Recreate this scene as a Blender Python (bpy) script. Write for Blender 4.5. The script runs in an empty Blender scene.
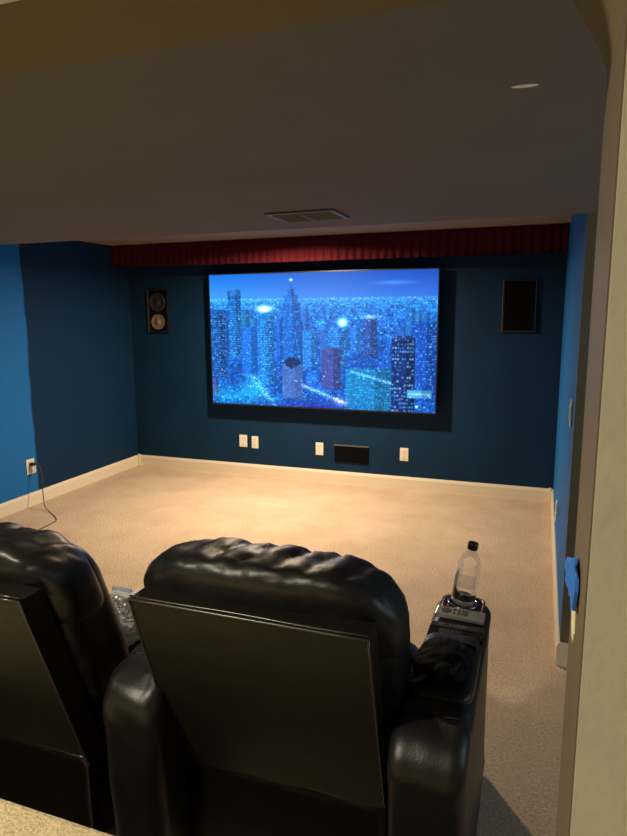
import bpy, bmesh, math, random
import numpy as np
from mathutils import Vector, Matrix, noise

random.seed(7)
C = bpy.context.scene.collection
PI = math.pi

# ------------------------------------------------------------------ materials
def new_mat(name):
    m = bpy.data.materials.new(name); m.use_nodes = True
    nt = m.node_tree; b = nt.nodes['Principled BSDF']
    return m, nt, b

def plain(name, col, rough=.5, metal=0., bump=0., bscale=60., mottle=0., mscale=12., spec=.5, coat=0.):
    m, nt, b = new_mat(name)
    b.inputs['Base Color'].default_value = (*col, 1)
    b.inputs['Roughness'].default_value = rough
    b.inputs['Metallic'].default_value = metal
    b.inputs['Specular IOR Level'].default_value = spec
    b.inputs['Coat Weight'].default_value = coat
    tc = nt.nodes.new('ShaderNodeTexCoord')
    if mottle:
        n = nt.nodes.new('ShaderNodeTexNoise'); n.inputs['Scale'].default_value = mscale; n.inputs['Detail'].default_value = 5
        nt.links.new(tc.outputs['Object'], n.inputs['Vector'])
        r = nt.nodes.new('ShaderNodeValToRGB')
        r.color_ramp.elements[0].position = .3; r.color_ramp.elements[1].position = .7
        r.color_ramp.elements[0].color = (*[c*(1-mottle) for c in col], 1)
        r.color_ramp.elements[1].color = (*[min(1, c*(1+mottle)) for c in col], 1)
        nt.links.new(n.outputs['Fac'], r.inputs['Fac']); nt.links.new(r.outputs['Color'], b.inputs['Base Color'])
    if bump:
        n = nt.nodes.new('ShaderNodeTexNoise'); n.inputs['Scale'].default_value = bscale; n.inputs['Detail'].default_value = 4
        nt.links.new(tc.outputs['Object'], n.inputs['Vector'])
        bp = nt.nodes.new('ShaderNodeBump'); bp.inputs['Strength'].default_value = bump; bp.inputs['Distance'].default_value = .004
        nt.links.new(n.outputs['Fac'], bp.inputs['Height']); nt.links.new(bp.outputs['Normal'], b.inputs['Normal'])
    return m

def carpet_mat(name, c0, c1):
    m, nt, b = new_mat(name)
    b.inputs['Roughness'].default_value = .95; b.inputs['Specular IOR Level'].default_value = .1
    tc = nt.nodes.new('ShaderNodeTexCoord')
    def noi(s, d=3):
        n = nt.nodes.new('ShaderNodeTexNoise'); n.inputs['Scale'].default_value = s; n.inputs['Detail'].default_value = d
        n.inputs['Roughness'].default_value = .65
        nt.links.new(tc.outputs['Object'], n.inputs['Vector']); return n
    n1, n2 = noi(95, 4), noi(3.2, 4)
    a = nt.nodes.new('ShaderNodeMath'); a.operation = 'MULTIPLY_ADD'
    nt.links.new(n2.outputs['Fac'], a.inputs[0]); a.inputs[1].default_value = .45; nt.links.new(n1.outputs['Fac'], a.inputs[2])
    r = nt.nodes.new('ShaderNodeValToRGB')
    r.color_ramp.elements[0].position = .5; r.color_ramp.elements[1].position = .95
    r.color_ramp.elements[0].color = (*c0, 1); r.color_ramp.elements[1].color = (*c1, 1)
    nt.links.new(a.outputs[0], r.inputs['Fac']); nt.links.new(r.outputs['Color'], b.inputs['Base Color'])
    bp = nt.nodes.new('ShaderNodeBump'); bp.inputs['Strength'].default_value = .9; bp.inputs['Distance'].default_value = .012
    nt.links.new(n1.outputs['Fac'], bp.inputs['Height']); nt.links.new(bp.outputs['Normal'], b.inputs['Normal'])
    return m

NAVY = (.0024, .0255, .068); SKYBLUE = (.013, .145, .43)
def two_tone():
    # the far stretch of the left wall is newly painted navy, cut in by hand; the near stretch is still light blue
    m, nt, b = new_mat('left wall paint')
    b.inputs['Roughness'].default_value = .7; b.inputs['Specular IOR Level'].default_value = .2
    tc = nt.nodes.new('ShaderNodeTexCoord'); s = nt.nodes.new('ShaderNodeSeparateXYZ')
    nt.links.new(tc.outputs['Object'], s.inputs[0])
    n = nt.nodes.new('ShaderNodeTexNoise'); n.inputs['Scale'].default_value = 4; n.inputs['Detail'].default_value = 5
    nt.links.new(tc.outputs['Object'], n.inputs['Vector'])
    a = nt.nodes.new('ShaderNodeMath'); a.operation = 'MULTIPLY_ADD'; a.inputs[1].default_value = .06
    nt.links.new(n.outputs['Fac'], a.inputs[0]); nt.links.new(s.outputs['Y'], a.inputs[2])
    mr = nt.nodes.new('ShaderNodeMapRange'); mr.inputs['From Min'].default_value = 3.957; mr.inputs['From Max'].default_value = 3.975
    nt.links.new(a.outputs[0], mr.inputs['Value'])
    mx = nt.nodes.new('ShaderNodeMix'); mx.data_type = 'RGBA'
    mx.inputs['A'].default_value = (*SKYBLUE, 1); mx.inputs['B'].default_value = (*NAVY, 1)
    nt.links.new(mr.outputs['Result'], mx.inputs['Factor']); nt.links.new(mx.outputs['Result'], b.inputs['Base Color'])
    return m

def leather(name, col=(.0055, .0052, .0048), rough=.42, spec=.5):
    m, nt, b = new_mat(name)
    b.inputs['Base Color'].default_value = (*col, 1); b.inputs['Roughness'].default_value = rough
    b.inputs['Specular IOR Level'].default_value = spec
    tc = nt.nodes.new('ShaderNodeTexCoord')
    v = nt.nodes.new('ShaderNodeTexVoronoi'); v.inputs['Scale'].default_value = 330
    n = nt.nodes.new('ShaderNodeTexNoise'); n.inputs['Scale'].default_value = 14; n.inputs['Detail'].default_value = 4
    for k in (v, n): nt.links.new(tc.outputs['Object'], k.inputs['Vector'])
    b1 = nt.nodes.new('ShaderNodeBump'); b1.inputs['Strength'].default_value = .12; b1.inputs['Distance'].default_value = .002
    b2 = nt.nodes.new('ShaderNodeBump'); b2.inputs['Strength'].default_value = .25; b2.inputs['Distance'].default_value = .01
    nt.links.new(v.outputs['Distance'], b1.inputs['Height']); nt.links.new(n.outputs['Fac'], b2.inputs['Height'])
    nt.links.new(b2.outputs['Normal'], b1.inputs['Normal']); nt.links.new(b1.outputs['Normal'], b.inputs['Normal'])
    return m

def film(name, tint=(.9, .92, .95), opaque=.35, rough=.12, edge=.6, thru=0., crinkle=0):
    m, nt, b = new_mat(name)
    b.inputs['Base Color'].default_value = (*tint, 1); b.inputs['Roughness'].default_value = rough
    b.inputs['Specular IOR Level'].default_value = .8
    t = nt.nodes.new('ShaderNodeBsdfTransparent'); mx = nt.nodes.new('ShaderNodeMixShader'); mx.inputs[0].default_value = opaque
    if crinkle:
        tc = nt.nodes.new('ShaderNodeTexCoord'); vo = nt.nodes.new('ShaderNodeTexVoronoi'); vo.inputs['Scale'].default_value = 55
        nt.links.new(tc.outputs['Object'], vo.inputs['Vector'])
        bp = nt.nodes.new('ShaderNodeBump'); bp.inputs['Strength'].default_value = 1; bp.inputs['Distance'].default_value = .006
        nt.links.new(vo.outputs['Distance'], bp.inputs['Height']); nt.links.new(bp.outputs['Normal'], b.inputs['Normal'])
    tl = nt.nodes.new('ShaderNodeBsdfTranslucent'); tl.inputs['Color'].default_value = (*tint, 1)
    m2 = nt.nodes.new('ShaderNodeMixShader'); m2.inputs[0].default_value = thru
    nt.links.new(b.outputs[0], m2.inputs[1]); nt.links.new(tl.outputs[0], m2.inputs[2])
    lw = nt.nodes.new('ShaderNodeLayerWeight'); lw.inputs['Blend'].default_value = .35
    a = nt.nodes.new('ShaderNodeMath'); a.operation = 'MULTIPLY_ADD'; a.inputs[1].default_value = edge; a.inputs[2].default_value = opaque
    a.use_clamp = True
    nt.links.new(lw.outputs['Fresnel'], a.inputs[0]); nt.links.new(a.outputs[0], mx.inputs[0])
    nt.links.new(t.outputs[0], mx.inputs[1]); nt.links.new(m2.outputs[0], mx.inputs[2])
    nt.links.new(mx.outputs[0], nt.nodes['Material Output'].inputs['Surface'])
    return m

def emit(name, col, s):
    m, nt, b = new_mat(name)
    b.inputs['Base Color'].default_value = (0, 0, 0, 1)
    b.inputs['Emission Color'].default_value = (*col, 1); b.inputs['Emission Strength'].default_value = s
    return m

M = {}
M['carpet'] = carpet_mat('beige carpet', (.46, .335, .225), (.78, .60, .43))
M['carpet2'] = carpet_mat('tan carpet', (.56, .44, .25), (.90, .74, .46))
M['navy'] = plain('navy wall paint', NAVY, .7, spec=.2, bump=.12, bscale=180, mottle=.12, mscale=3)
M['sky'] = plain('light blue wall paint', SKYBLUE, .65, spec=.25, bump=.12, bscale=180, mottle=.05, mscale=3)
M['two'] = two_tone()
M['cream'] = plain('cream trim paint', (.78, .70, .55), .45)
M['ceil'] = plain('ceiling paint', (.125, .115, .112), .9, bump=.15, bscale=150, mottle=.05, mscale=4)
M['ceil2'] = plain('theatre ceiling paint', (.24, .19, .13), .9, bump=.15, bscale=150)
M['olive'] = plain('olive cream wall paint', (.57, .575, .45), .75, bump=.16, bscale=75, mottle=.05, mscale=20)
M['header'] = plain('header paint with shade baked in', (.13, .107, .043), .8, bump=.3, bscale=60)  # darker than the wall olive: shade under the doorway head put into the colour
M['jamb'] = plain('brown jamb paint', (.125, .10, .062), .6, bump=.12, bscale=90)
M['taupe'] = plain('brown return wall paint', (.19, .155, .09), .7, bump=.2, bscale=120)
M['leather'] = leather('black leather')
M['panel'] = leather('black leatherette panel', (.0075, .0062, .0038), .45, .32)
M['rim'] = plain('black piping', (.035, .032, .027), .25)
M['blackplastic'] = plain('black plastic', (.012, .012, .013), .35)
M['matte'] = plain('matte black', (.0016, .0016, .0018), .8, bump=.3, bscale=200, spec=.15)
M['dark'] = plain('charcoal metal', (.035, .033, .03), .45, metal=.6)
M['grille'] = plain('black grille cloth', (.002, .002, .002), .95, bump=.4, bscale=500, spec=.1)
M['edge'] = plain('grey speaker edge', (.10, .10, .10), .4)
M['cone'] = plain('tan speaker cone', (.20, .14, .09), .3, bump=.25, bscale=240)
M['darkcone'] = plain('charcoal speaker cone', (.02, .019, .018), .5)
M['white'] = plain('white plastic', (.80, .74, .62), .35)
M['slot'] = plain('dark slot', (.03, .028, .025), .6)
M['cord'] = plain('brown grey cord', (.06, .045, .035), .5)
M['silver'] = plain('brushed silver', (.50, .49, .45), .32, metal=.75, mottle=.06, mscale=60)
M['chrome'] = plain('dark chrome', (.22, .22, .23), .16, metal=1)
M['burgundy'] = plain('burgundy tray', (.045, .010, .010), .22, coat=.4)
M['tape'] = plain('blue masking tape', (.02, .16, .62), .6, mottle=.12, mscale=90)
M['paper'] = plain('cream backing strip', (.82, .74, .52), .6)
M['ventmetal'] = plain('grey vent metal', (.11, .10, .085), .5, metal=.3)
M['ventslat'] = plain('dark vent slat', (.055, .05, .045), .5, metal=.3)
M['film'] = film('clear crinkled film', (.97, .95, .92), .92, .2, thru=.3, crinkle=1)
M['bottle'] = film('clear bottle plastic', (.9, .88, .84), .03, .08, .38)
M['label'] = plain('black bottle label', (.012, .012, .014), .3)
M['labelfilm'] = film('clear printed label', (.35, .33, .30), .28, .25)
M['greycard'] = plain('grey blue card', (.30, .34, .40), .5)
M['patch'] = plain('patch white', (.88, .86, .80), .5)
M['glow'] = emit('lamp diffuser', (1, .85, .62), 6)
m, nt, b = new_mat('red curtain cloth')
b.inputs['Base Color'].default_value = (.14, .003, .012, 1); b.inputs['Roughness'].default_value = .85
b.inputs['Sheen Weight'].default_value = .08; b.inputs['Sheen Tint'].default_value = (.8, .1, .12, 1)
M['curtain'] = m
m, nt, b = new_mat('lit screen picture')
b.inputs['Base Color'].default_value = (.004, .004, .005, 1); b.inputs['Roughness'].default_value = .6; b.inputs['Specular IOR Level'].default_value = .08
at = nt.nodes.new('ShaderNodeAttribute'); at.attribute_name = 'picture'
nt.links.new(at.outputs['Color'], b.inputs['Emission Color']); b.inputs['Emission Strength'].default_value = 1.0
M['screen'] = m

# ------------------------------------------------------------------ helpers
def obj(name, bm, mat, parent=None, smooth=False):
    me = bpy.data.meshes.new(name)
    bmesh.ops.recalc_face_normals(bm, faces=bm.faces[:])
    bm.to_mesh(me); bm.free()
    me.materials.append(M[mat])
    if smooth:
        for p in me.polygons: p.use_smooth = True
    o = bpy.data.objects.new(name, me); C.objects.link(o)
    if parent: o.parent = parent
    return o

def tag(o, label, cat, group=None):
    o['label'] = label; o['category'] = cat
    if group: o['group'] = group
    return o

def thing(name, label, cat, loc=(0, 0, 0), rz=0, group=None):
    o = bpy.data.objects.new(name, None); C.objects.link(o)
    o.empty_display_size = .05
    o.location = loc; o.rotation_euler = (0, 0, rz)
    return tag(o, label, cat, group)

def struct(name, bm, mat):
    o = obj(name, bm, mat); o['kind'] = 'structure'; return o

def bx(bm, x0, x1, y0, y1, z0, z1, bev=0, seg=2):
    r = bmesh.ops.create_cube(bm, size=1)
    vs = r['verts']
    for v in vs:
        v.co = Vector(((x0+x1)/2+v.co.x*(x1-x0), (y0+y1)/2+v.co.y*(y1-y0), (z0+z1)/2+v.co.z*(z1-z0)))
    if bev:
        es = list({e for v in vs for e in v.link_edges})
        bmesh.ops.bevel(bm, geom=es, offset=bev, segments=seg, affect='EDGES', profile=.5)
    return bm

def box(*a, **k): return bx(bmesh.new(), *a, **k)

def extrude_poly(pts, axis, a, b):
    """pts: 2-D outline; extruded along axis ('x' uses (y,z), 'y' uses (x,z), 'z' uses (x,y))"""
    bm = bmesh.new()
    def P(p, t): return {'x': (t, p[0], p[1]), 'y': (p[0], t, p[1]), 'z': (p[0], p[1], t)}[axis]
    A = [bm.verts.new(P(p, a)) for p in pts]; B = [bm.verts.new(P(p, b)) for p in pts]
    bm.faces.new(A); bm.faces.new(B[::-1])
    n = len(pts)
    for i in range(n): bm.faces.new((A[i], A[(i+1) % n], B[(i+1) % n], B[i]))
    bm.normal_update()
    bmesh.ops.triangulate(bm, faces=[f for f in bm.faces if len(f.verts) > 4])
    return bm

def tube(bm, pts, r, n=8, closed=False):
    pts = [Vector(p) for p in pts]; rings = []
    N = len(pts); up = Vector((0, 0, 1))
    for i, p in enumerate(pts):
        a = pts[(i-1) % N] if (closed or i > 0) else p
        c = pts[(i+1) % N] if (closed or i < N-1) else p
        t = (c-a).normalized()
        s = t.cross(up)
        if s.length < 1e-3: s = t.cross(Vector((1, 0, 0)))
        s.normalize(); u = s.cross(t)
        rr = r[i] if isinstance(r, (list, tuple)) else r
        rings.append([bm.verts.new(p + s*math.cos(2*PI*k/n)*rr + u*math.sin(2*PI*k/n)*rr) for k in range(n)])
    for i in range(N if closed else N-1):
        A, B = rings[i], rings[(i+1) % N]
        for k in range(n): bm.faces.new((A[k], A[(k+1) % n], B[(k+1) % n], B[k]))
    if not closed:
        bm.faces.new(rings[0][::-1]); bm.faces.new(rings[-1])
    return bm

def spline(pts, n=8):
    P = [Vector(p) for p in pts]; out = []
    for i in range(len(P)-1):
        p0, p1, p2, p3 = P[max(i-1, 0)], P[i], P[i+1], P[min(i+2, len(P)-1)]
        for k in range(n):
            t = k/n
            out.append(.5*((2*p1)+(p2-p0)*t+(2*p0-5*p1+4*p2-p3)*t*t+(3*p1-p0-3*p2+p3)*t**3))
    out.append(P[-1]); return out

def lathe(bm, prof, n=32, mat=None, cap=True):
    """prof: (r, z); returned bm transformed by mat"""
    mat = mat or Matrix(); rings = []
    for r, z in prof:
        rings.append([bm.verts.new(mat @ Vector((r*math.cos(2*PI*k/n), r*math.sin(2*PI*k/n), z))) for k in range(n)])
    for A, B in zip(rings, rings[1:]):
        for k in range(n): bm.faces.new((A[k], A[(k+1) % n], B[(k+1) % n], B[k]))
    if cap:
        bm.faces.new(rings[0][::-1]); bm.faces.new(rings[-1])
    return bm

def pillow(hx, hy, hz, k=4., n=28, fn=None):
    """rounded cushion, superquadric, centred on the origin"""
    bm = bmesh.new(); cache = {}
    def V(p):
        key = tuple(round(c, 5) for c in p)
        if key not in cache:
            d = Vector(p)
            s = (abs(d.x)**k+abs(d.y)**k+abs(d.z)**k)**(1/k)
            q = Vector((d.x/s*hx, d.y/s*hy, d.z/s*hz))
            if fn: q = fn(q, Vector((d.x/s, d.y/s, d.z/s)))
            cache[key] = bm.verts.new(q)
        return cache[key]
    g = [math.tan(-PI/4+PI/2*i/n) for i in range(n+1)]
    for ax in range(3):
        for s in (-1, 1):
            for i in range(n):
                for j in range(n):
                    f = []
                    for (u, v) in ((g[i], g[j]), (g[i+1], g[j]), (g[i+1], g[j+1]), (g[i], g[j+1])):
                        p = [0, 0, 0]; p[ax] = s; p[(ax+1) % 3] = u; p[(ax+2) % 3] = v
                        f.append(V(p))
                    bm.faces.new(f)
    return bm

def nz(p, s=1., o=0.): return noise.noise(Vector((p[0]*s+o, p[1]*s+o*1.7, p[2]*s-o)))

def soft_prism(prof, w, r, stations=14, fn=None):
    """closed (y,z) outline swept across x from -w to w with rounded shoulders of radius r"""
    bm = bmesh.new(); N = len(prof)
    P = [Vector((0, a, b)) for a, b in prof]; nor = []
    area = sum(P[i].y*P[(i+1) % N].z-P[(i+1) % N].y*P[i].z for i in range(N))
    for i in range(N):
        t = P[(i+1) % N]-P[i-1]; v = Vector((0, t.z, -t.y))*(1 if area > 0 else -1); nor.append(v.normalized())
    xs = []
    for i in range(5): xs.append((-w + r*(1-math.cos(PI/2*i/4)), r*(1-math.sin(PI/2*i/4))))
    inner = [(-w+r+(2*w-2*r)*j/stations, 0) for j in range(1, stations)]
    st = xs+inner+[(-x, o) for x, o in xs[::-1]]
    rings = []
    for x, off in st:
        ring = []
        for p, v in zip(P, nor):
            q = p-v*off; q = Vector((x, q.y, q.z))
            if fn: q = fn(q, v)
            ring.append(bm.verts.new(q))
        rings.append(ring)
    for A, B in zip(rings, rings[1:]):
        for i in range(N): bm.faces.new((A[i], A[(i+1) % N], B[(i+1) % N], B[i]))
    caps = [bm.faces.new(rings[0][::-1]), bm.faces.new(rings[-1])]; bm.normal_update()
    bmesh.ops.triangulate(bm, faces=caps)
    return bm

def arc(cy, cz, r, a0, a1, n=6):
    return [(cy+r*math.cos(math.radians(a0+(a1-a0)*i/n)), cz+r*math.sin(math.radians(a0+(a1-a0)*i/n))) for i in range(n+1)]

def densify(pts, step=.02):
    out = []
    for i in range(len(pts)):
        a, b = Vector(pts[i]), Vector(pts[(i+1) % len(pts)])
        n = max(1, int((b-a).length/step))
        for k in range(n): out.append(tuple(a.lerp(b, k/n)))
    return out

# ------------------------------------------------------------------ measurements (metres; X right, Y into the room, Z up)
XL, XR, D = -3.845, .16, 5.32
YS, HS, HR = 2.763, 1.93, 2.184           # low ceiling: far edge, height; theatre ceiling
XJ, J0, J1 = .049, .54, .69               # doorway jamb
XP = 1.5                                  # far side of the passage on the right
LAND, YL = .40, 1.0                       # carpeted landing behind the chairs

# ------------------------------------------------------------------ setting
struct('floor', box(XL-.1, XP+.1, -1.9, D+.1, -.12, 0), 'carpet')
bm = box(XL, XJ, -1.8, YL, 0, LAND, bev=.018, seg=3)
struct('floor_landing', bm, 'carpet2')
struct('wall_back', box(XL-.12, XR+.12, D, D+.12, 0, 2.5), 'navy')
struct('wall_left', box(XL-.12, XL, -1.9, D, 0, 2.6), 'two')
# short stub wall on the right, its end returning to the right into the passage
def skew(bm):
    for v in bm.verts: v.co.x += .022*max(0, v.co.y-YS)/(D-YS)
    return bm
struct('wall_right', skew(box(XR, XR+.12, YS+.02, D, 0, HR+.2)), 'sky')
struct('wall_return', box(XR, XP, YS, YS+.02, 0, HS+.01), 'taupe')
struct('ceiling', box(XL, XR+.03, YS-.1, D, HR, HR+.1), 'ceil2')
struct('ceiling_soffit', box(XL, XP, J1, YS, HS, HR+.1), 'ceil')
struct('ceiling_landing', box(XL, XP, -1.9, J0, 2.5, 2.6), 'taupe')
struct('wall_front', extrude_poly([(XJ+.0015, 0), (XP, 0), (XP, 2.55), (XJ+.0015, 2.55)], 'y', J0, J1), 'olive')
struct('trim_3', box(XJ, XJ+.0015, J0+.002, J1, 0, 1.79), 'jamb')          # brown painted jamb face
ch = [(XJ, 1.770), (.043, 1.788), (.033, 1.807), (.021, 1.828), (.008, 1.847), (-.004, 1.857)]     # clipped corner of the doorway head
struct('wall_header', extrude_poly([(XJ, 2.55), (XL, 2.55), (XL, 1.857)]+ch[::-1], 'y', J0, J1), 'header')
struct('wall_rear', box(XL, XP, -1.95, -1.85, 0, 2.6), 'taupe')
# passage side wall with a daylight window
bm = bmesh.new()
bx(bm, XP, XP+.1, -1.9, 1.2, 0, 2.6); bx(bm, XP, XP+.1, 2.3, YS+.1, 0, 2.6)
bx(bm, XP, XP+.1, 1.2, 2.3, 0, .85); bx(bm, XP, XP+.1, 1.2, 2.3, 1.85, 2.6)
struct('wall_passage', bm, 'olive')
bm = bmesh.new()
for a in ((1.2, 1.25, .85, 1.85), (2.25, 2.3, .85, 1.85), (1.25, 2.25, .85, .9), (1.25, 2.25, 1.8, 1.85), (1.73, 1.77, .9, 1.8)):
    bx(bm, XP+.02, XP+.08, a[0], a[1], a[2], a[3])
struct('window_1', bm, 'cream')

def skirting(pts_profile_len, axis):
    pass
HB = .107
def base_profile(s):            # (offset from wall, z)
    return [(0, 0), (s*.014, 0), (s*.014, HB-.022), (s*.010, HB-.012), (s*.006, HB), (0, HB)]
bm = extrude_poly([(D-o, z) for o, z in base_profile(1)], 'x', XL, XR+.022); struct('baseboard_back', bm, 'cream')
bm = extrude_poly([(XL+o, z) for o, z in base_profile(1)], 'y', YL, D-.0145); struct('baseboard_left', bm, 'cream')
bm = skew(extrude_poly([(XR-o, z) for o, z in base_profile(1)], 'y', YS-.014, D-.0145)); struct('baseboard_right', bm, 'cream')
bm = extrude_poly([(YS-o, z) for o, z in base_profile(1)], 'x', XR+.0005, XP); struct('baseboard_return', bm, 'cream')
# little square corner blocks where the boards meet
struct('trim_1', box(XL+.0145, XL+.036, D-.036, D-.0145, 0, HB+.012, bev=.003), 'cream')
struct('trim_2', box(XR-.012, XR+.0075, D-.036, D-.0145, 0, HB+.012, bev=.003), 'cream')

# ------------------------------------------------------------------ red valance
t = thing('valance', 'dark red gathered curtain valance across the top of the navy wall', 'curtain', ((XL+XR)/2+.0095, 5.06, HR))
W = (XR-XL)/2+.006
bm = bmesh.new(); nx, nzv = 900, 8; rows = []
ph = 0; offs = []
for i in range(nx+1):
    ph += .42+.22*noise.noise(Vector((i*.05, 3.1, 0)))
    offs.append(.013*math.sin(ph)*(.75+.5*noise.noise(Vector((i*.02, 9, 0))))+.006*noise.noise(Vector((i*.25, 1, 0))))
for j in range(nzv+1):
    f = j/nzv; z = -.004-f*.2035
    rows.append([bm.verts.new((-W+2*W*i/nx, offs[i]*(.35+.65*f)-.012*f, z-.002*noise.noise(Vector((i*.12, 4, 0)))*f)) for i in range(nx+1)])
for a, c in zip(rows, rows[1:]):
    for i in range(nx): bm.faces.new((a[i], a[i+1], c[i+1], c[i]))
bmesh.ops.solidify(bm, geom=bm.faces[:], thickness=.002)
obj('curtain', bm, 'curtain', t, True)
obj('mounting_board', box(-W, W, .024, .05, -.05, -.002), 'matte', t)

# ------------------------------------------------------------------ television with the night city picture
T0, T1, Z0, Z1 = -2.897, -.787, .704, 1.896
TY = D-.09
def picture(w=400, h=226):
    rg = np.random.RandomState(11)
    yy, xx = np.mgrid[0:h, 0:w]; u = (xx+.5)/w; v = (yy+.5)/h
    img = np.zeros((h, w, 3))
    def c(r, g, bl): return np.array([r, g, bl])/255.
    # sky
    s = np.clip(v/.2, 0, 1)[..., None]
    left = (1-s)*c(22, 100, 205)+s*c(66, 140, 228); right = (1-s)*c(30, 66, 165)+s*c(52, 100, 205)
    img[:] = left*(1-u[..., None])+right*u[..., None]
    cl = np.exp(-((v-.085)/.012)**2-((u-.83)/.07)**2)[..., None]; img += cl*c(30, 40, 40)
    # carpet of city light beyond
    hz = .185
    m = v > hz
    d = np.clip((v-hz)/(1-hz), 0, 1)
    base = np.stack([16+30*np.exp(-d*9), 62+52*np.exp(-d*7), 150+45*np.exp(-d*6)], -1)/255.
    base *= (.82+.36*rg.rand(h//6+1, w//6+1).repeat(6, 0).repeat(6, 1)[:h, :w, None])
    base[..., 2] = np.clip(base[..., 2], 0, .86)
    fade = np.clip((v-hz)/.035, 0, 1)[..., None]
    img = np.where(m[..., None], base*fade+img*(1-fade), img)
    def dots(n, u0, u1, v0, v1, cols, br, sz=1, pw=1.):
        for _ in range(n):
            x = int((u0+(u1-u0)*rg.rand())*w); y = int((v0+(v1-v0)*rg.rand()**pw)*h)
            if 0 <= x < w and 0 <= y < h:
                k = cols[rg.randint(len(cols))]; a = br*(.4+.6*rg.rand())
                img[y:y+rg.randint(1, sz+1), x:x+rg.randint(1, sz+2)] += np.array(k)*a
    W_ = c(165, 215, 255); CY = c(40, 170, 240); BL = c(50, 120, 255); WM = c(240, 215, 190); TE = c(20, 190, 190)
    dots(3600, 0, 1, hz, .48, [W_, CY, BL, BL], .52, 1, 1.3)
    dots(2000, 0, 1, .3, 1, [CY, BL, W_, TE], .5, 2)
    def glow(u0, v0, su, sv, col, a):
        img[:] += np.exp(-((u-u0)/su)**2-((v-v0)/sv)**2)[..., None]*np.array(col)*a
    for k in range(26): glow(rg.rand(), .35+.6*rg.rand(), .012+.03*rg.rand(), .015+.03*rg.rand(), [CY, BL, TE][k % 3], .28)
    def tower(u0, u1, v0, v1, col, wins, wcol, a=.6, sx=3, sy=4, shade=.75, flat=False):
        x0, x1, y0, y1 = [int(round(q)) for q in (u0*w, u1*w, v0*h, v1*h)]
        x0 = max(x0, 0); y1 = min(y1, h); x1 = min(x1, w)
        blk = np.ones((y1-y0, x1-x0, 1))*np.array(col)
        k = int((x1-x0)*.62); blk[:, k:] *= shade
        blk *= (1-.10*rg.rand(y1-y0, 1, 1))
        img[y0:y1, x0:x1] = blk
        for y in range(y0+2, y1-1, sy):
            for x in range(x0+1, x1-1, sx):
                if rg.rand() < wins:
                    k = wcol[rg.randint(len(wcol))]
                    img[y:y+max(1, sy//2), x:x+max(1, sx-1)] += np.array(k)*a*(.35+.65*rg.rand())
    # far rank
    for k in range(26):
        a = rg.rand(); b_ = .26+.2*rg.rand()
        tower(a, a+.02+.025*rg.rand(), b_, b_+.12+.2*rg.rand(), c(22+20*rg.rand(), 74+40*rg.rand(), 165+40*rg.rand()), .5, [CY, BL, W_], .45, 2, 3)
    tower(0, .075, .27, .80, c(18, 62, 140), .55, [W_, CY, WM], .5, 3, 4)
    tower(.088, .15, .125, .62, c(24, 82, 165), .6, [CY, W_, BL], .55, 3, 4)
    tower(.10, .145, .115, .15, c(40, 110, 190), .5, [W_], .4, 2, 3)
    tower(.15, .225, .40, .78, c(26, 92, 205), .35, [CY, BL], .35, 3, 3)
    tower(.225, .305, .26, .84, c(24, 96, 190), .55, [CY, W_, TE], .55, 3, 4)
    tower(.315, .345, .36, .62, c(20, 80, 190), .5, [CY], .4, 2, 4)
    glow(.262, .262, .03, .022, c(255, 255, 245), 1.3)
    tower(.345, .425, .215, .70, c(18, 84, 186), .25, [CY, BL, W_], .5, 3, 4, .82)
    tower(.352, .416, .165, .225, c(26, 96, 196), .6, [W_, CY], .5, 3, 3)
    tower(.37, .40, .115, .17, c(26, 92, 190), .3, [W_], .4, 3, 3)
    tower(.383, .388, .045, .12, c(40, 100, 190), 0, [W_], 0)
    glow(.3855, .05, .006, .008, c(255, 255, 255), 1.1)
    tower(.435, .50, .42, .70, c(28, 100, 200), .5, [CY, W_, BL], .5, 3, 4)
    tower(.55, .63, .40, .70, c(24, 96, 196), .55, [CY, W_], .5, 3, 4)
    glow(.612, .365, .018, .026, c(220, 255, 255), 1.2)
    tower(.645, .69, .40, .58, c(28, 96, 200), .5, [CY, W_], .45, 3, 3)
    tower(.70, .758, .325, .62, c(34, 58, 140), .5, [WM, W_], .45, 2, 4)
    glow(.73, .325, .03, .012, c(230, 235, 255), .55)
    tower(.90, 1.0, .36, .92, c(20, 62, 165), .35, [CY, W_], .5, 3, 4)
    tower(.52, .605, .565, .86, c(62, 62, 140), .5, [c(150, 120, 190), c(110, 120, 220)], .42, 2, 3)
    tower(.53, .595, .548, .57, c(74, 66, 140), 0, [W_])
    tower(.625, .83, .70, 1.0, c(20, 104, 170), .5, [TE, CY, BL], .45, 3, 4)
    for k in range(64):   # sloping lit roof line
        uu = .645+.18*k/64; vv = .715+.085*k/64
        img[int(vv*h)-1:int(vv*h)+3, int(uu*w):int(uu*w)+2] += c(235, 190, 205)*(.06+.2*rg.rand())
    tower(.82, .915, .475, 1.0, c(14, 32, 92), .5, [c(210, 205, 240), CY, W_], .62, 4, 6, .7)
    tower(.83, .905, .455, .48, c(24, 48, 120), 0, [W_])
    tower(.885, .985, .84, .9, c(80, 150, 225), .0, [W_]); tower(.89, .98, .865, .875, c(150, 205, 245), 0, [W_])
    tower(.34, .435, .655, .94, c(66, 88, 168), .5, [c(120, 140, 215), c(150, 150, 210)], .35, 3, 3, .85)
    for k in range(38):   # dark hipped roof
        a = k/37; hw = .048*(1-abs(a-.45)/.58)
        img[int((.625+.085*a)*h), int((.387-hw)*w):int((.387+hw)*w)] = c(16, 32, 84)
    dots(500, 0, 1, .3, .98, [CY, W_, W_], .6, 2)
    # bottom strip: streets
    tower(0, .03, .80, .95, c(60, 70, 150), .3, [W_], .3)
    glow(.10, .93, .11, .06, c(0, 95, 70), .6); glow(.2, .87, .05, .08, c(30, 130, 120), .5)
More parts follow.
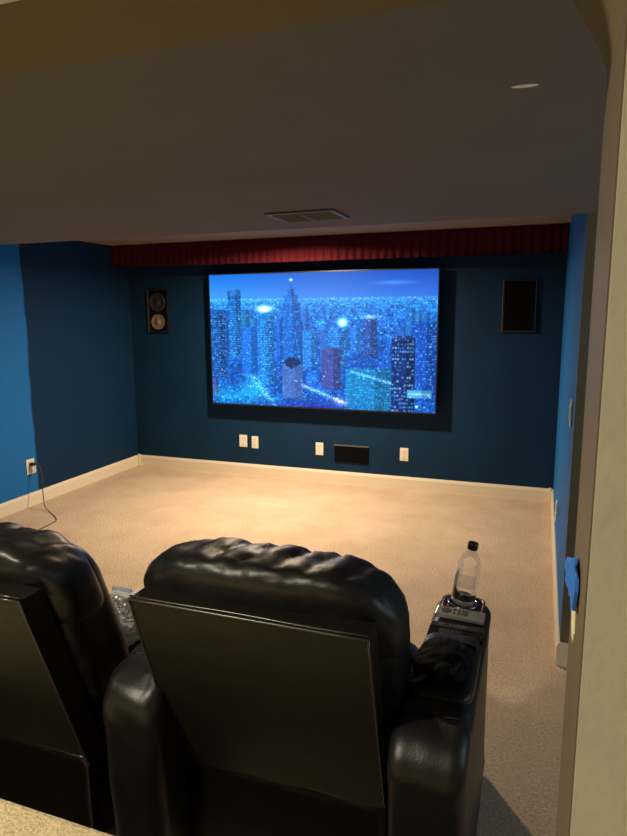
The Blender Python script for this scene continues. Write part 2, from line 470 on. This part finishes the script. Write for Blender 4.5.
    for k in range(420):
        a = rg.rand(); uu = .19+.11*a+.012*rg.randn(); vv = .76+.24*a+.01*rg.randn()
        x, y = int(uu*w), int(vv*h)
        if 0 <= x < w and 0 <= y < h: img[y:y+2, x:x+2] += c(150, 180, 90)*.14
    for k in range(420):
        a = rg.rand(); uu = .43+.2*a+.006*rg.randn(); vv = .83+.13*a+.008*rg.randn()
        x, y = int(uu*w), int(vv*h)
        if 0 <= x < w and 0 <= y < h: img[y:y+2, x:x+2] += [c(230, 170, 170), c(200, 200, 210)][k % 2]*.13
    glow(.6, .95, .03, .03, c(230, 120, 140), .5)
    band = np.exp(-((v-1.0)/.045)**2)*np.exp(-((u-.5)/.16)**2); img *= (1-.55*band[..., None]); img += band[..., None]*c(26, 10, 96)*.8
    img[int(.955*h):int(.97*h), int(.92*w):int(.932*w)] += c(200, 230, 255)
    img += rg.randn(h, w, 1)*np.array(c(5, 15, 24))*(v > hz)[..., None]
    img = np.clip(img, 0, 1.15)
    p = np.pad(img, ((1, 1), (1, 1), (0, 0)), 'edge')
    bl = sum(p[a:a+h, e:e+w] for a in range(3) for e in range(3))/9
    img = np.clip(.5*img+.5*bl, 0, 1)
    img = img**.95*np.array([1.0, 1.14, 1.12])+np.array(c(0, 10, 12))*(v > hz)[..., None]
    img = np.clip(img, 0, 1)
    return np.where(img <= .04045, img/12.92, ((img+.055)/1.055)**2.4)
pic = picture(); PH, PW = pic.shape[:2]
t = thing('television', 'large flat television showing a blue night city skyline', 'television', ((T0+T1)/2, TY, (Z0+Z1)/2))
hw, hh = (T1-T0)/2, (Z1-Z0)/2
me = bpy.data.meshes.new('screen')
vs = [(-hw+2*hw*i/PW, -.0005, hh-2*hh*j/PH) for j in range(PH+1) for i in range(PW+1)]
fs = [(j*(PW+1)+i, (j+1)*(PW+1)+i, (j+1)*(PW+1)+i+1, j*(PW+1)+i+1) for j in range(PH) for i in range(PW)]
me.from_pydata(vs, [], fs); me.update()
ca = me.color_attributes.new('picture', 'FLOAT_COLOR', 'CORNER')
cols = np.ones((PH*PW, 4, 4), np.float32); cols[:, :, :3] = pic.reshape(-1, 1, 3)
ca.data.foreach_set('color', cols.ravel())
me.materials.append(M['screen'])
o = bpy.data.objects.new('screen', me); C.objects.link(o); o.parent = t
bm = bmesh.new(); e = .011
for a in ((-hw-e, hw+e, hh, hh+e), (-hw-e, hw+e, -hh-e*1.3, -hh), (-hw-e, -hw, -hh, hh), (hw, hw+e, -hh, hh)):
    bx(bm, a[0], a[1], -.004, .03, a[2], a[3])
obj('bezel', bm, 'blackplastic', t)
obj('rear_housing', box(-hw+.002, hw-.002, .001, .055, -hh+.002, hh-.002, bev=.01), 'matte', t)
obj('wall_mount', box(-.3, .3, .055, D-TY, -.22, .22), 'dark', t)

# ------------------------------------------------------------------ speakers, plates on the back wall
def speaker(x0, x1, z0, z1, label, open_):
    t = thing('wall_speaker', label, 'speaker', ((x0+x1)/2, D, (z0+z1)/2))
    hx, hz = (x1-x0)/2, (z1-z0)/2
    bm = bmesh.new(); e = .012
    for a in ((-hx, hx, hz-e, hz), (-hx, hx, -hz, -hz+e), (-hx, -hx+e, -hz+e, hz-e), (hx-e, hx, -hz+e, hz-e)):
        bx(bm, a[0], a[1], -.022, 0, a[2], a[3], bev=.002)
    obj('frame', bm, 'blackplastic', t)
    o = obj('edge_strip', box(-hx-.006, -hx, -.024, 0, -hz, hz), 'edge', t); o['label'] = 'thin grey side edge'
    if open_:
        obj('baffle', box(-hx+e, hx-e, -.010, 0, -hz+e, hz-e), 'matte', t)
        R = Matrix.Translation((-.01, -.010, -.105)) @ Matrix.Rotation(PI/2, 4, 'X')
        o = obj('lower_driver', lathe(bmesh.new(), [(.075, 0), (.075, .006), (.069, .008), (.064, .004), (.03, -.0), (.022, .010), (.012, .017), (.002, .019)], 32, R), 'cone', t, True)
        o['label'] = 'tan speaker cone'
        R = Matrix.Translation((-.01, -.010, .085)) @ Matrix.Rotation(PI/2, 4, 'X')
        obj('upper_driver', lathe(bmesh.new(), [(.09, 0), (.09, .008), (.082, .010), (.075, .004), (.035, .001), (.028, .008), (.002, .012)], 32, R), 'darkcone', t, True)
    else:
        obj('grille', box(-hx+e, hx-e, -.018, 0, -hz+e, hz-e, bev=.004), 'grille', t)
speaker(-3.625, -3.405, 1.365, 1.78, 'uncovered black wall speaker with a tan cone, left of the television', True)
speaker(-.278, -.022, 1.385, 1.802, 'black wall speaker with plain grille, right of the television', False)
t = thing('low_speaker', 'wide black grille panel low on the navy wall below the television', 'speaker', (-1.545, D, .278))
obj('grille', box(-.16, .16, -.012, .002, -.08, .07, bev=.003), 'grille', t)
o = obj('top_edge', box(-.165, .165, -.016, 0, .07, .08), 'edge', t); o['label'] = 'thin grey top edge'

def plate(loc, rz, label, w=.072, h=.118, kind='outlet', group=None, parts=True):
    t = thing('wall_outlet' if kind == 'outlet' else 'light_switch', label, 'outlet' if kind == 'outlet' else 'switch', loc, rz, group)
    obj('cover_plate', box(-w/2, w/2, -.007, 0, -h/2, h/2, bev=.003), 'white', t)
    if kind == 'outlet':
        for s in (-1, 1):
            r = obj('receptacle', box(-.017, .017, -.0095, -.0065, s*.028-.014, s*.028+.014, bev=.003), 'white', t)
            bm = bmesh.new()
            for k in (-.007, .006): bx(bm, k-.001, k+.001, -.0102, -.009, s*.028-.002, s*.028+.008)
            obj('slots', bm, 'slot', r)
    else:
        obj('rocker', box(-.016, .016, -.011, -.0065, -.033, .033, bev=.003), 'white', t)
    return t
plate((-2.632, D, .330), 0, 'larger white outlet plate at the left of the pair under the television', .082)
plate((-2.508, D, .324), 0, 'white outlet plate at the right of the pair under the television', .070)
plate((-1.852, D, .305), 0, 'white outlet plate just left of the low black grille panel', .074)
plate((-1.060, D, .308), 0, 'white outlet plate on its own, right of the low black grille panel', .076)
plate((XL, 3.862, .325), PI/2, 'white outlet on the light blue left wall with a charger plugged in', .085, .125)
plate((XR, 2.97, 1.10), -PI/2, 'white switch plate on the light blue right wall', kind='switch')
plate((XR, 3.86, .37), -PI/2, 'white outlet plate low on the light blue right wall')

# charger and cord at the left wall
t = thing('charger_cord', 'thin dark cord hanging from a charger on the left wall onto the carpet', 'cord', (XL, 3.862, .325))
obj('charger', box(.0105, .045, -.022, .018, -.045, .008, bev=.005), 'white', t)
obj('plug', box(.0105, .05, -.018, .018, .012, .036, bev=.006), 'slot', t)
pts = spline([(.05, -.0, .024), (.085, .01, .015), (.12, -.005, -.06), (.15, -.04, -.18), (.19, -.075, -.29), (.28, -.12, -.321),
              (.39, -.19, -.321), (.455, -.245, -.321), (.478, -.285, -.321), (.49, -.36, -.321), (.50, -.46, -.321), (.53, -.75, -.321), (.6, -1.1, -.321)], 8)
obj('cable', tube(bmesh.new(), pts, .0036, 6), 'cord', t, True)

# ------------------------------------------------------------------ vent and small white patch on the low ceiling
t = thing('ceiling_vent', 'rectangular metal air vent in the low ceiling', 'vent', (-.878, 2.392, HS))
bm = bmesh.new(); a, c = .140, .107
bx(bm, -a, a, -c, -c+.022, -.008, 0); bx(bm, -a, a, c-.022, c, -.008, 0); bx(bm, -a, -a+.022, -c+.022, c-.022, -.008, 0); bx(bm, a-.022, a, -c+.022, c-.022, -.008, 0)
obj('frame', bm, 'ventmetal', t)
obj('backing', box(-a+.02, a-.02, -c+.02, c-.02, -.002, 0), 'matte', t)
for k in range(9):
    y = -c+.031+k*.0187
    bm = box(-a+.022, a-.022, -.0075, .0075, -.0012, .0012)
    bmesh.ops.rotate(bm, verts=bm.verts[:], cent=(0, 0, 0), matrix=Matrix.Rotation(math.radians(-35), 3, 'X'))
    bmesh.ops.translate(bm, verts=bm.verts[:], vec=(0, y, -.007))
    obj('slat', bm, 'ventslat', t)
obj('divider', box(-.004, .004, -c+.022, c-.022, -.013, -.009), 'ventmetal', t)
bm = pillow(.022, .0075, .0012, 2.2, 10)  # flat white oval lying against the low ceiling
o = obj('white_patch', bm, 'patch', None, True); o.location = (-.043, 1.197, HS-.0008); o.rotation_euler = (0, 0, .05)
tag(o, 'small white patch on the low ceiling near the doorway', 'patch')

# ------------------------------------------------------------------ recliners
LEAN = .33
def lean_y(z): return (.88-z)*LEAN          # rear face of the back at height z

def make_back_cushion(seed, cw):
    def fn(q, d):
        # local: x wide, y thick, z up (centre at z .66)
        z = q.z+.68
        g = nz((q.x*7, q.y*9, q.z*4), 1, seed); r = abs(nz((q.x*11, q.y*6, q.z*5), 1, seed+5))
        q = q*(1+.018*g)
        q.x += .006*nz((z*16, q.y*8, 1), 1, seed)
        q.y -= .012*r*(1 if d.y < 0 else .6)
        q.y += lean_y(z)+.195; q.z = z; q.x *= cw
        return q
    return pillow(.326, .125, .27, 4.6, 30, fn)

def make_headrest(seed, cw):
    def fn(q, d):
        q = q.copy()
        # plump roll with pleats gathered along the top seam
        pl = 0
        for k, (xc, wd, am) in enumerate(((-.19, .018, .012), (-.09, .016, .016), (-.005, .015, .013), (.075, .016, .017), (.15, .016, .014), (.235, .02, .016), (.29, .016, .01))):
            xx = q.x-xc-.03*(d.y)-.012*nz((d.z*3, d.y*3, k), 1, seed)
            pl += am*math.exp(-(xx/wd)**2)
        topw = max(0, min(1, (d.z-.25)/.6))*max(.0, min(1, (d.y+.75)/.7))
        n = Vector((0, d.y*.6, d.z)).normalized() if abs(d.y)+abs(d.z) > .01 else Vector((0, 0, 1))
        q -= n*pl*topw*.75
        q += n*(.010*nz((q.x*9, q.y*10, q.z*10), 1, seed)+.006*abs(nz((q.x*26, q.y*16, q.z*18), 1, seed+3)))
        # top falls a little towards both ends
        q.z -= .045*max(0, (abs(q.x)-.17)/.18)**2
        q.z -= .006*abs(nz((q.x*22, 0, 0), 1, seed))
        z = q.z+.850
        q.x = q.x*cw-.006; q.y += lean_y(z)+.178; q.z = z
        return q
    return pillow(.343, .115, .130, 3.7, 44, fn)

def arm_profile(y0, y1, zt=.62, r0=.085, r1=.06):
    p = [(y0+.02, .03), (y1, .03)]
    p += arc(y1-r1, zt-r1, r1, 0, 90, 6)
    p += arc(y0+r0, zt-r0, r0, 90, 180, 8)
    p += [(y0, .35)]
    return densify(p, .022)

def make_arm(parent, xc, seed, wrinkle, y0=.055, y1=.84, console=True, r0=.085):
    w = .088
    def fn(q, v):
        n = Vector((0, v.y, v.z))
        rear = max(0, 1-abs(q.y-y0-.06)/.12)*max(0, 1-abs(q.z-.545)/.13)
        a = .004*nz((q.x*14, q.y*9, q.z*9), 1, seed)
        a += wrinkle*rear*(abs(nz((q.x*9, q.y*16, q.z*42), 1, seed+2))-.35)
        # rear roll bulges over the upright part; seam groove across the top
        if q.y < y0+.1 and q.z > .30: a += .018*math.exp(-((q.z-.55)/.06)**2)
        if q.z > .5: a -= .010*math.exp(-((q.y-(y0+.125))/.010)**2)
        q = q+n*a
        ft = max(0, (q.y-(y1-.075))/.075)
        q.x *= 1-.30*ft**2.4; q.x += xc
        return q
    a = obj('armrest', soft_prism(arm_profile(y0, y1, r0=r0), w, .035, 14, fn), 'leather', parent, True)
    seam = [(xc-w+.03+(2*w-.06)*k/12, y0+.1245, .6165-.0015*math.sin(k)) for k in range(13)]
    obj('seam', tube(bmesh.new(), seam, .0022, 6), 'leather', a, True)
    if not console: return a
    # cup holder tray, control panel, port ledge and lid at the front
    zt = .62
    def rrect(cx, cy, hx, hy, r, n=5):
        out = []
        for (sx, sy, a0) in ((1, 1, 0), (-1, 1, 90), (-1, -1, 180), (1, -1, 270)):
            for k in range(n+1):
                t_ = math.radians(a0+90*k/n); out.append((cx+sx*(hx-r)+r*math.cos(t_), cy+sy*(hy-r)+r*math.sin(t_)))
        return out
    tr = obj('cup_tray', extrude_poly(rrect(xc, .757, .068, .062, .034), 'z', zt-.012, zt+.005), 'burgundy', a)
    rp = rrect(xc, .757, .062, .056, .030)
    o = obj('tray_trim', tube(bmesh.new(), [(x, y, zt+.005) for x, y in rp], .0018, 6, closed=True), 'silver', tr, True)
    R = Matrix.Translation((xc, .760, zt))
    obj('cup_ring', lathe(bmesh.new(), [(.040, .003), (.049, .006), (.050, .010), (.047, .013), (.041, .013), (.039, .010), (.0385, .006)], 36, R, cap=False), 'chrome', tr, True)
    obj('cup_well', lathe(bmesh.new(), [(.002, .0055), (.039, .0055)], 36, R, cap=False), 'matte', tr)
    cp = box(-.073, .073, -.023, .023, -.006, .008, bev=.003)
    bmesh.ops.rotate(cp, verts=cp.verts[:], cent=(0, 0, 0), matrix=Matrix.Rotation(math.radians(-4), 3, 'Z') @ Matrix.Rotation(math.radians(8), 3, 'X'))
    bmesh.ops.translate(cp, verts=cp.verts[:], vec=(xc+.002, .662, zt+.014))
    cpo = obj('control_panel', cp, 'silver', a); cpo['label'] = 'raised silver control panel with dark buttons'
    def key(x, y, hx, hy, oval=False):
        bm = bmesh.new()
        if oval: lathe(bm, [(1, 0), (1, .7), (.85, 1)], 20)
        else: bx(bm, -1, 1, -1, 1, 0, 1)
        bmesh.ops.scale(bm, verts=bm.verts[:], vec=(hx, hy, .0022))
        bmesh.ops.translate(bm, verts=bm.verts[:], vec=(x, y, .0078))
        bmesh.ops.rotate(bm, verts=bm.verts[:], cent=(0, 0, 0), matrix=Matrix.Rotation(math.radians(-4), 3, 'Z') @ Matrix.Rotation(math.radians(8), 3, 'X'))
        bmesh.ops.translate(bm, verts=bm.verts[:], vec=(xc+.002, .662, zt+.014))
        obj('button', bm, 'slot', cpo)
    key(-.042, .0, .016, .0125, True)
    for dy in (-.008, .008): key(-.017, dy, .0038, .0042)
    for dy in (-.008, .008):
        key(-.003, dy, .0042, .005); key(.011, dy, .0065, .0042)
    key(.021, 0, .0022, .012)
    pl = obj('port_ledge', box(xc-.079, xc+.079, .590, .622, zt-.01, zt+.004, bev=.002), 'blackplastic', a)
    bm = bmesh.new()
    for k, xx in enumerate((-.05, -.042, -.02, -.008, .004, .016, .024)): bx(bm, xc+xx-.0028, xc+xx+.0028, .600, .612, zt+.003, zt+.0048)
    obj('ports', bm, 'edge', pl)
    obj('lid_gap', box(xc-.078, xc+.078, .545, .588, zt-.01, zt+.0012), 'matte', a)
    def lf(q, d):
        q = q.copy(); q.z += .003*nz((q.x*12, q.y*10, 0), 1, seed); return q+Vector((xc, .385, zt-.006))
    obj('arm_pad', pillow(.080, .158, .028, 5.5, 18, lf), 'leather', a, True)
    return a

def make_recliner(name, label, loc, seed, arms, cw=1.):
    t = thing(name, label, 'recliner', loc)
    # rear shell: leaning flat panel with thick sides
    hw0, hw1 = .294, .290
    bm = bmesh.new(); n = 12; grid = []
    zs = [.30+.58*i/n for i in range(n+1)]
    for front in (0, 1):
        g = []
        for i, z in enumerate(zs):
            row = []
            for j in range(n+1):
                s = -1+2*j/n; x = s*(hw1+(hw0-hw1)*i/n)
                bow = -.006*(1-s*s)*(1-((z-.59)/.29)**2)
                row.append(bm.verts.new((x, lean_y(z)+(.075 if front else bow+.0015*nz((x*6, z*6, 0), 1, seed)), z)))
            g.append(row)
        grid.append(g)
    A, B = grid
    for i in range(n):
        for j in range(n):
            bm.faces.new((A[i][j], A[i][j+1], A[i+1][j+1], A[i+1][j])); bm.faces.new((B[i][j], B[i+1][j], B[i+1][j+1], B[i][j+1]))
        bm.faces.new((A[i][0], A[i+1][0], B[i+1][0], B[i][0])); bm.faces.new((A[i][n], B[i][n], B[i+1][n], A[i+1][n]))
        bm.faces.new((A[0][i], B[0][i], B[0][i+1], A[0][i+1])); bm.faces.new((A[n][i], A[n][i+1], B[n][i+1], B[n][i]))
    sh = obj('back_shell', bm, 'panel', t)
    bm = bmesh.new()
    tube(bm, [(-hw0+2*hw0*k/10, -.001, .8785) for k in range(11)], .0036, 6)
    tube(bm, [(-hw0+2*hw0*k/10, .003-.002*math.sin(k), .8855) for k in range(11)], .0026, 6)
    obj('piping', bm, 'rim', sh, True)
    for s in (-1, 1): obj('side_piping', tube(bmesh.new(), [(s*(hw0+.001), lean_y(z)-.001, z) for z in zs], .003, 6), 'rim', sh, True)
    # lower rear skirt with a curled hem overlapping the shell
    bm = bmesh.new(); rows = []
    for i in range(9):
        z = .335-(.335-.04)*i/8; row = []
        for j in range(25):
            s = -1+2*j/24
            y = .186+.004*nz((s*3, z*4, 0), 1, seed)-.004*(i == 0)
            zz = z+(.010*nz((s*2.2, 1, 0), 1, seed+1) if i == 0 else 0)
            row.append(bm.verts.new((s*.296, y, zz)))
        rows.append(row)
    for a, c in zip(rows, rows[1:]):
        for j in range(24): bm.faces.new((a[j], a[j+1], c[j+1], c[j]))
    bmesh.ops.solidify(bm, geom=bm.faces[:], thickness=.004)
    sk = obj('rear_skirt', bm, 'panel', t, True)
    obj('hem', tube(bmesh.new(), [(-.296+.592*j/24, .183, .335+.010*nz(((-1+2*j/24)*2.2, 1, 0), 1, seed+1)) for j in range(25)], .0042, 6), 'rim', sk, True)
    obj('base', box(-.29, .29, .22, .70, .03, .34, bev=.01), 'matte', t)
    def sf(q, d): return q+Vector((.005*nz(q*8, 1, seed), .52, .415+.006*nz(q*7, 1, seed)))
    obj('seat_cushion', pillow(.298, .275, .085, 4.5, 20, sf), 'leather', t, True)
    def ff(q, d): return q+Vector((0, .775, .26+.004*nz(q*7, 1, seed)))
    obj('footrest', pillow(.295, .04, .20, 5, 16, ff), 'leather', t, True)
    obj('back_cushion', make_back_cushion(seed, cw), 'leather', t, True)
    obj('headrest', make_headrest(seed, cw), 'leather', t, True)
    for a in arms: make_arm(t, **a)
    for sx in (-.26, .26):
        for sy in (.25, .66):
            obj('foot', lathe(bmesh.new(), [(.022, 0), (.026, .01), (.026, .031)], 16, Matrix.Translation((sx, sy, 0))), 'blackplastic', t)
    return t

CX = -.594
make_recliner('recliner', 'black leather recliner on the right, with a bottle in its armrest cup holder', (CX, 1.16, 0), 3.3,
              [dict(xc=.411, seed=2.2, wrinkle=.006), dict(xc=-.366, seed=6.1, wrinkle=.045, console=False, r0=.14)])
make_recliner('recliner', 'black leather recliner cut off by the left edge, crinkled film beside its back', (CX-.825, 1.06, 0), 8.7,
              [dict(xc=-.385, seed=4.2, wrinkle=.010)], .945)

# ------------------------------------------------------------------ bottle in the cup holder
BX, BY, BZ = CX+.411-.002, 1.16+.760, .6265
t = thing('bottle', 'clear plastic bottle with black cap and dark label standing in the cup holder', 'bottle', (BX, BY, BZ))
t.rotation_euler = (math.radians(-1), math.radians(7.5), 0)
obj('body', lathe(bmesh.new(), [(.002, .004), (.022, .0), (.0355, .008), (.0368, .02), (.0368, .05), (.0355, .054), (.0368, .058), (.0368, .118), (.0355, .124), (.0368, .13),
    (.035, .142), (.029, .158), (.019, .174), (.0135, .183), (.013, .192)], 36, cap=False), 'bottle', t, True)
obj('cap', lathe(bmesh.new(), [(.0155, .186), (.0165, .188), (.0165, .205), (.0150, .208), (.002, .2085)], 28), 'blackplastic', t)
bm = bmesh.new(); n = 20; R0 = .0374       # wrap label, dark on the left flank, slanting cut
rows = []
for j in range(6):
    row = []
    for k in range(n+1):
        a = math.radians(140+210*k/n); zt_ = .044+.062*max(0, 1-k/n*1.9)
        row.append(bm.verts.new((R0*math.cos(a), R0*math.sin(a), .020+(zt_-.020)*j/5)))
    rows.append(row)
for a, c in zip(rows, rows[1:]):
    for k in range(n): bm.faces.new((a[k], a[k+1], c[k+1], c[k]))
obj('dark_label', bm, 'label', t, True)
bm = bmesh.new(); rows = []
for j in range(4):
    rows.append([bm.verts.new((R0*math.cos(math.radians(225+95*k/n)), R0*math.sin(math.radians(225+95*k/n)), .066+.045*j/3)) for k in range(n+1)])
for a, c in zip(rows, rows[1:]):
    for k in range(n): bm.faces.new((a[k], a[k+1], c[k+1], c[k]))
obj('clear_label', bm, 'labelfilm', t, True)
obj('silver_band', lathe(bmesh.new(), [(.037, .012), (.0377, .014), (.0377, .022), (.037, .024)], 36, cap=False), 'silver', t, True)

# ------------------------------------------------------------------ black bundle on the right armrest
AX = CX+.411; AZ = .642
t = thing('fabric_bundle', 'crumpled black fabric bundle with a strap lying on the right armrest', 'bundle', (AX-.006, 1.16+.355, AZ))
def bf(q, d):
    n = d.normalized()
    q = q+n*(.014*nz((q.x*18, q.y*16, q.z*18), 1, 3)+.012*abs(nz((q.x*40, q.y*34, q.z*30), 1, 6)))
    q.z = max(q.z, -.016)
    return q+Vector((0, 0, .016))
obj('cloth', pillow(.068, .100, .024, 2.6, 30, bf), 'matte', t, True)
obj('strap', tube(bmesh.new(), spline([(-.045, .06, .026), (-.02, .096, .012), (.02, .112, .006), (.06, .108, .006), (.078, .10, .006)], 6), .006, 8), 'blackplastic', t, True)
bm = tube(bmesh.new(), spline([(-.01, -.06, .03), (-.03, -.085, .014), (-.058, -.105, .008), (-.075, -.098, .006), (-.062, -.085, .010)], 6), .007, 8)
obj('buckle', bm, 'blackplastic', t, True)
obj('loop', tube(bmesh.new(), spline([(.02, -.05, .034), (.028, -.075, .03), (.012, -.09, .02), (-.005, -.078, .026), (.002, -.058, .034)], 6), .006, 8), 'blackplastic', t, True)

# ------------------------------------------------------------------ crinkled plastic film on the left seat
t = thing('plastic_bag', 'crinkled clear plastic bag stuffed beside the middle armrest', 'bag', (-1.262, 1.585, .50))
def pf(q, d):
    n = d.normalized()
    r = abs(nz((q.x*22, q.y*22, q.z*22), 1, 1)); r2 = abs(nz((q.x*55, q.y*55, q.z*55), 1, 4))
    return q+n*(.018*(r-.25)+.018*(r2-.25))+Vector((0, 0, .055))
obj('film', pillow(.115, .15, .040, 5, 40, pf), 'film', t)
o = obj('card', box(-.11, -.03, .115, .125, .05, .102, bev=.003), 'greycard', t); o['label'] = 'grey blue card'

# ------------------------------------------------------------------ blue tape and strip on the doorway jamb
t = thing('masking_tape', 'torn piece of blue masking tape with a cream strip on the doorway edge', 'tape', (XJ, .64, 1.275))
pts = [(.050, -.010), (.040, .006), (.018, .013), (-.01, .025), (-.038, .023), (-.047, .005), (-.040, -.017), (-.02, -.026), (.0, -.017), (.012, -.026), (.03, -.019)]
bm = extrude_poly(densify([(a, c+.012) for a, c in pts], .008), 'x', -.0035, -.0012)
bmesh.ops.subdivide_edges(bm, edges=bm.edges[:], cuts=1)
for v in bm.verts: v.co.x -= .0045*abs(nz(v.co*70, 1, 2))+.004*max(0, v.co.y/.05)
obj('tape', bm, 'tape', t)
pts = [(.030, .0), (.005, .002), (-.012, -.012), (-.02, -.03), (-.008, -.046), (.012, -.041), (.026, -.028)]
obj('cream_strip', extrude_poly([(a, c-.008) for a, c in pts], 'x', -.0011, -.0001), 'paper', t)

# ------------------------------------------------------------------ lamps
def lamp(kind, name, loc, energy, col, size=.1, rot=(0, 0, 0), spread=None, shape='DISK'):
    l = bpy.data.lights.new(name, kind); l.energy = energy; l.color = col
    if kind == 'AREA':
        l.shape = shape; l.size = size
        if shape == 'RECTANGLE': l.size_y = size
        if spread: l.spread = spread
    else: l.shadow_soft_size = size
    o = bpy.data.objects.new(name, l); C.objects.link(o); o.location = loc; o.rotation_euler = rot; return o
LX, LY = -1.9, 4.36
t = thing('recessed_light', 'round recessed ceiling light of the theatre, hidden above the low ceiling', 'light', (LX, LY, HR))
obj('trim_ring', lathe(bmesh.new(), [(.075, 0), (.095, 0), (.097, -.006), (.09, -.010), (.077, -.006)], 36, cap=False), 'white', t, True)
obj('diffuser', lathe(bmesh.new(), [(.002, -.002), (.075, -.002)], 36, cap=False), 'glow', t)
lamp('AREA', 'theatre lamp', (LX, LY, HR-.014), 84, (1, .78, .53), .12, spread=math.radians(168))
NX, NY = -1.5, -.1
t = thing('ceiling_light', 'flush round ceiling light over the landing behind the doorway', 'light', (NX, NY, 2.5))
obj('base', lathe(bmesh.new(), [(.15, 0), (.15, -.02), (.14, -.03)], 36), 'white', t, True)
obj('shade', lathe(bmesh.new(), [(.14, -.03), (.13, -.06), (.09, -.085), (.002, -.095)], 36), 'glow', t, True)
lamp('AREA', 'landing lamp', (NX, NY, 2.38), 62, (1, .87, .64), .22)
lamp('AREA', 'passage daylight', (XP+.09, 1.75, 1.35), 8, (.55, .80, 1), 1.0, (0, math.radians(90), 0), shape='RECTANGLE')

# ------------------------------------------------------------------ camera, world, view
cam = bpy.data.cameras.new('camera'); co = bpy.data.objects.new('camera', cam); C.objects.link(co)
yaw, pitch, roll = -.3448, -.1681, -.0060
F = Vector((math.sin(yaw)*math.cos(pitch), math.cos(yaw)*math.cos(pitch), math.sin(pitch)))
R_ = Vector((math.cos(yaw), -math.sin(yaw), 0)); U_ = R_.cross(F)
r2 = R_*math.cos(roll)+U_*math.sin(roll); u2 = U_*math.cos(roll)-R_*math.sin(roll)
mt = Matrix((r2, u2, -F)).transposed().to_4x4(); mt.translation = (0, 0, 1.55)
co.matrix_world = mt
cam.sensor_fit = 'VERTICAL'; cam.sensor_height = 24; cam.lens = 621.69/836*24
cam.clip_start = .02
bpy.context.scene.camera = co
w = bpy.data.worlds.new('world'); bpy.context.scene.world = w; w.use_nodes = True
w.node_tree.nodes['Background'].inputs['Color'].default_value = (.6, .75, 1, 1)
w.node_tree.nodes['Background'].inputs['Strength'].default_value = .02
vs_ = bpy.context.scene.view_settings
vs_.view_transform = 'Standard'; vs_.look = 'None'; vs_.gamma = 1; vs_.exposure = .14; vs_.use_curve_mapping = False
